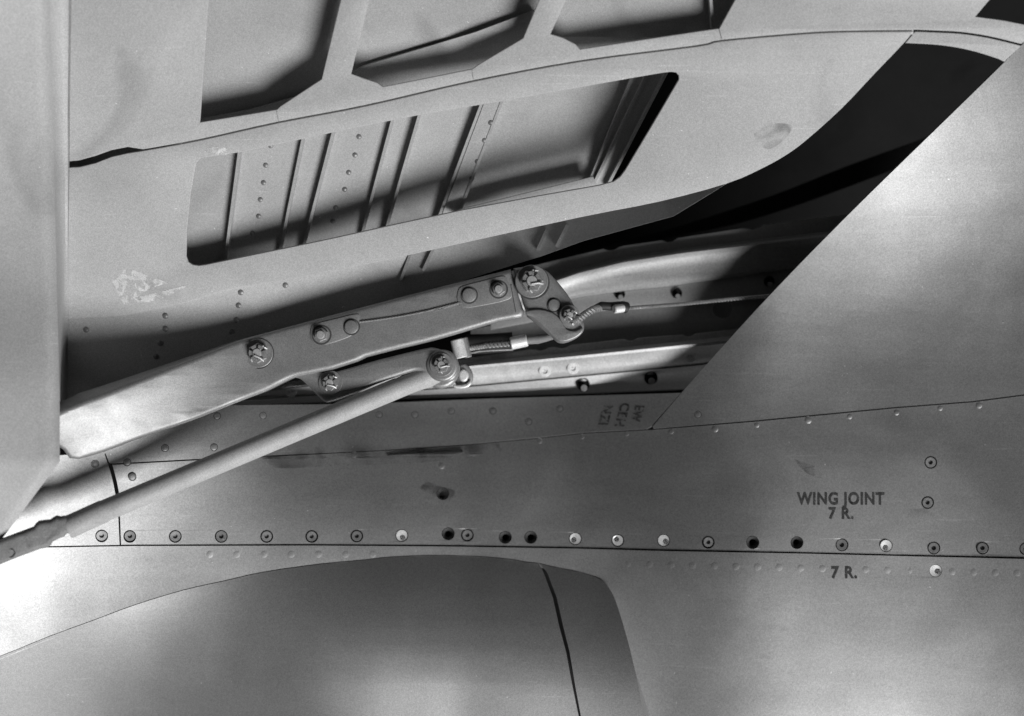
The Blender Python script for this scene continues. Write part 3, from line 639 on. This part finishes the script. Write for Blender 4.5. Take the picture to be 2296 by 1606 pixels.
# ------------------------------------------------------------------ LINK, PUSH ROD, BUSHES
lk = thing("link_plate", P(870, 840, -0.01), "short flat link bolted under the hinge arm, holding the push rod's eye", "link")
link_o = cr([(652, 834), (656, 846), (672, 850), (690, 866), (725, 900), (742, 901), (778, 889), (819, 872), (852, 858), (916, 837), (937, 833), (955, 838), (973, 850), (991, 857), (1008, 857), (1020, 850), (1028, 836), (1029, 820), (1021, 803), (1006, 792), (990, 785), (973, 780), (951, 782), (852, 806), (752, 834), (735, 833), (700, 826), (652, 834)], 3)
plate("link_body", link_o, lambda x, y: -0.012, 0.026, 0.006, M_ARM, lk, angle=50, bres=3)
plate("link_lug", circ(991, 820, 36, 40), lambda x, y: -0.009, 0.03, 0.004, M_ARM, lk, angle=50)
castle_bolt(741, 858, -0.0115, 19, lk, 0.5)
castle_bolt(990, 818, -0.0085, 19, lk, 1.0, pinmat=M_NUT)

rod = thing("push_rod", P(500, 1035, 0.03), "round painted push rod slanting down to the left from the link", "rod")
def rz(px): return -0.022 + 0.140 * max(0.0, (900 - px) / 900.0)
A3, B3 = P(893, 870, rz(893)), P(238, 1144, rz(238))
bm = tube_bm([A3.lerp(B3, i / 12) for i in range(13)], 0.0148, 32)
bm_obj("rod_tube", bm, M_ROD, rod)
C3 = P(150, 1184, rz(150))
bm = tube_bm([B3 + (A3 - B3) * 0.0, B3 + (C3 - B3) * 0.04, B3 + (C3 - B3) * 0.06, B3 + (C3 - B3) * 0.96, C3], [0.0148, 0.0150, 0.0156, 0.0156, 0.0142], 32)
bm_obj("rod_sleeve", bm, M_ROD, rod)
fork = [(-60, 1234), (10, 1208), (74, 1184), (79, 1177), (86, 1171), (100, 1169), (112, 1168), (119, 1163), (126, 1159), (136, 1161), (146, 1159), (152, 1165), (156, 1178), (162, 1190), (158, 1197), (149, 1198), (144, 1205), (134, 1208), (126, 1212), (118, 1216), (114, 1224), (106, 1229), (88, 1233), (40, 1251), (-60, 1292)]
plate("threaded_end", [fork], lambda x, y: rz(x) + 0.013, 0.026, 0.007, M_END, rod, angle=60, bres=3)
place("pin_hole_plug", "bolt_recess_rod", b_boss, M_HOLLOW, frame_at(24, 1241, rz(24) + 0.0132), rod, scale=0.55)  # solid dark plug, coloured as the shade inside a hole
bm = tube_bm([P(878, 877, -0.0195), P(925, 857, -0.026), P(960, 843, -0.028), P(985, 833, -0.028)], [0.0143, 0.0149, 0.0165, 0.014], 28)
bm_obj("eye_neck", bm, M_ROD, rod)
plate("rod_eye", circ(987, 829, 43, 40), lambda x, y: -0.026, 0.026, 0.006, M_ARM, rod, angle=50, bres=3)

def cyl(a, b, r, n=24, bev=0.0012):
    a, b = Vector(a), Vector(b); d = (b - a).normalized()
    return tube_bm([a, a + d * bev, b - d * bev, b], [r - bev, r, r, r - bev], n)
bush = thing("bearing_bush", P(1040, 845, -0.08), "bright bush and washer beside the link's lug, at the end of the lower rail", "bush")
plate("bush_washer", cr([(1022, 826), (1040, 815), (1054, 826), (1061, 844), (1056, 862), (1044, 870), (1026, 868), (1018, 850), (1022, 826)], 3), lambda x, y: -0.075, 0.012, 0.003, M_RAIL, bush, angle=50)
plate("bush_core", cr([(1030, 832), (1040, 828), (1048, 834), (1051, 845), (1045, 856), (1034, 855), (1028, 844), (1030, 832)], 3), lambda x, y: -0.070, 0.012, 0.003, M_BRIGHT, bush, angle=50)
plate("bush_rim", cr([(1016, 862), (1030, 864), (1046, 861), (1054, 853), (1057, 860), (1050, 868), (1034, 872), (1018, 869), (1016, 862)], 2), lambda x, y: -0.068, 0.008, 0.002, M_BRIGHT, bush, angle=50)

# ------------------------------------------------------------------ CABLES
def strands(pts, r, turns, n=3, sr=None, steps=None):
    pts = [Vector(p) for p in pts]; bm = bmesh.new(); steps = steps or int(turns * 9)
    L = len(pts) - 1
    for k in range(n):
        out = []
        for i in range(steps + 1):
            t = i / steps * L; j = min(int(t), L - 1); q = pts[j].lerp(pts[j + 1], t - j)
            d = (pts[j + 1] - pts[j]).normalized(); u = d.cross(Vector((0, 0, 1))).normalized(); v = d.cross(u)
            a = turns * 2 * math.pi * i / steps + 2 * math.pi * k / n
            out.append(q + (u * math.cos(a) + v * math.sin(a)) * r)
        tube_bm(out, sr or r * 0.95, 5, bm)
    return bm
uc = thing("control_cable", P(1290, 708, 0.0), "twisted steel cable running right from the crank head's toe nut across the bay", "cable", "steel control cables")
bm_obj("cable_strand", strands([P(1402, 692, -0.072), P(1450, 688, -0.076), P(1530, 682, -0.082), P(1640, 671, -0.092), P(1760, 661, -0.105), P(1850, 653, -0.12)], 0.0018, 40, 2, 0.0013), M_CABLE, uc)
bm_obj("cable_loop", strands([P(1283, 722, 0.016), P(1296, 717, 0.010), P(1312, 705, -0.01), P(1330, 694, -0.035), P(1345, 691, -0.05)], 0.0036, 4, 3, 0.0022, 60), M_CABLE, uc)
bm_obj("cable_sleeve", tube_bm([P(1336, 689, -0.045), P(1348, 686, -0.052), P(1366, 687, -0.06), P(1396, 688, -0.07), P(1404, 690, -0.074)], [0.004, 0.0062, 0.0062, 0.0085, 0.0085], 14), M_RUBBER, uc)
bm_obj("cable_ferrule", cyl(P(1376, 694, -0.050), P(1398, 691, -0.058), 0.0062, 18), M_BRIGHT, uc)
lc = thing("control_cable", P(1100, 775, -0.06), "dark twin cable in the gap under the arm, with a bright swaged ferrule", "cable", "steel control cables")
bm_obj("cable_sleeve", tube_bm([P(1046, 772, -0.075), P(1090, 771, -0.075), P(1150, 766, -0.075)], 0.0145, 16), M_RUBBER, lc)
bm_obj("cable_strand", strands([P(1052, 781, -0.062), P(1090, 775, -0.060), P(1150, 770, -0.060)], 0.0026, 7, 2, 0.0017, 90), M_CABLE, lc)
bm_obj("guard_wire", tube_bm([P(1050, 793, -0.066), P(1075, 788, -0.064), P(1100, 786, -0.064), P(1150, 784, -0.066)], 0.0015, 8), M_CABLE, lc)
bm_obj("cable_ferrule", cyl(P(1145, 771, -0.058), P(1182, 763, -0.058), 0.0092, 18), M_BRIGHT, lc)
bm_obj("cable_eye", tube_bm([P(1183, 763, -0.062), P(1205, 761, -0.062), P(1225, 757, -0.06), P(1240, 752, -0.055)], [0.006, 0.007, 0.006, 0.006], 12), M_END, lc)
sl_t = thing("spacer_sleeve", P(1033, 780, -0.06), "short bright metal spacer sleeve at the left end of the lower cable", "sleeve")
bm_obj("sleeve_tube", cyl(P(1024, 761, -0.055), P(1034, 803, -0.055), 0.0098, 24), M_BRIGHT, sl_t)
bm_obj("sleeve_collar", cyl(P(1040, 757, -0.06), P(1050, 802, -0.06), 0.0055, 20), M_RAIL, sl_t)

# ------------------------------------------------------------------ FAIRING BLISTER
fr = thing("fairing_blister", P(900, 1500, -0.05), "smooth rounded fairing bulging from the wing skin below the seam, with one black band joint", "fairing")
BAND = [(1209, 1264), (1223, 1284), (1244, 1340), (1259, 1407), (1273, 1461), (1287, 1540), (1300, 1606), (1325, 1760)]
FO = cr(FOUT, 3)
body = [p for p in FO if p[0] < 1206] + [(x - hw, y) for (x, y), hw in zip(BAND, (1, 4, 4.5, 4.5, 4, 3.2, 2.6, 2.2))] + [(-120, 1760)]
plate("fairing_body", body, fair_h, 0.004, 0.001, M_FAIR, fr, step=28)
cap = [(x + hw, y) for (x, y), hw in zip(BAND, (1, 4, 4.5, 4.5, 4, 3.2, 2.6, 2.2))] + list(reversed([p for p in FO if p[0] > 1214]))
plate("fairing_cap", cap, fair_h, 0.07, 0.0, M_FAIR, fr, step=20)

# ------------------------------------------------------------------ oil and handling stains lying on the paint
def stain(pts, surf, parent):
    plate("oil_stain", cr(pts + [pts[0]], 3), lambda x, y: surf(x, y) + 0.0002, 0.0002, 0.0, M_STAIN, parent)
stain([(560, 1022), (700, 1024), (860, 1014), (1000, 1000), (1130, 992), (1120, 1012), (1030, 1030), (900, 1040), (760, 1044), (620, 1050)], low_s, wing)
stain([(960, 1080), (990, 1092), (1020, 1100), (1014, 1118), (990, 1124), (965, 1110), (940, 1095)], low_s, wing)
stain([(1780, 1030), (1830, 1046), (1880, 1064), (1900, 1080), (1860, 1078), (1810, 1062)], low_s, wing)
stain([(1690, 300), (1730, 278), (1775, 282), (1760, 312), (1725, 335), (1700, 322)], flap_h, flap)
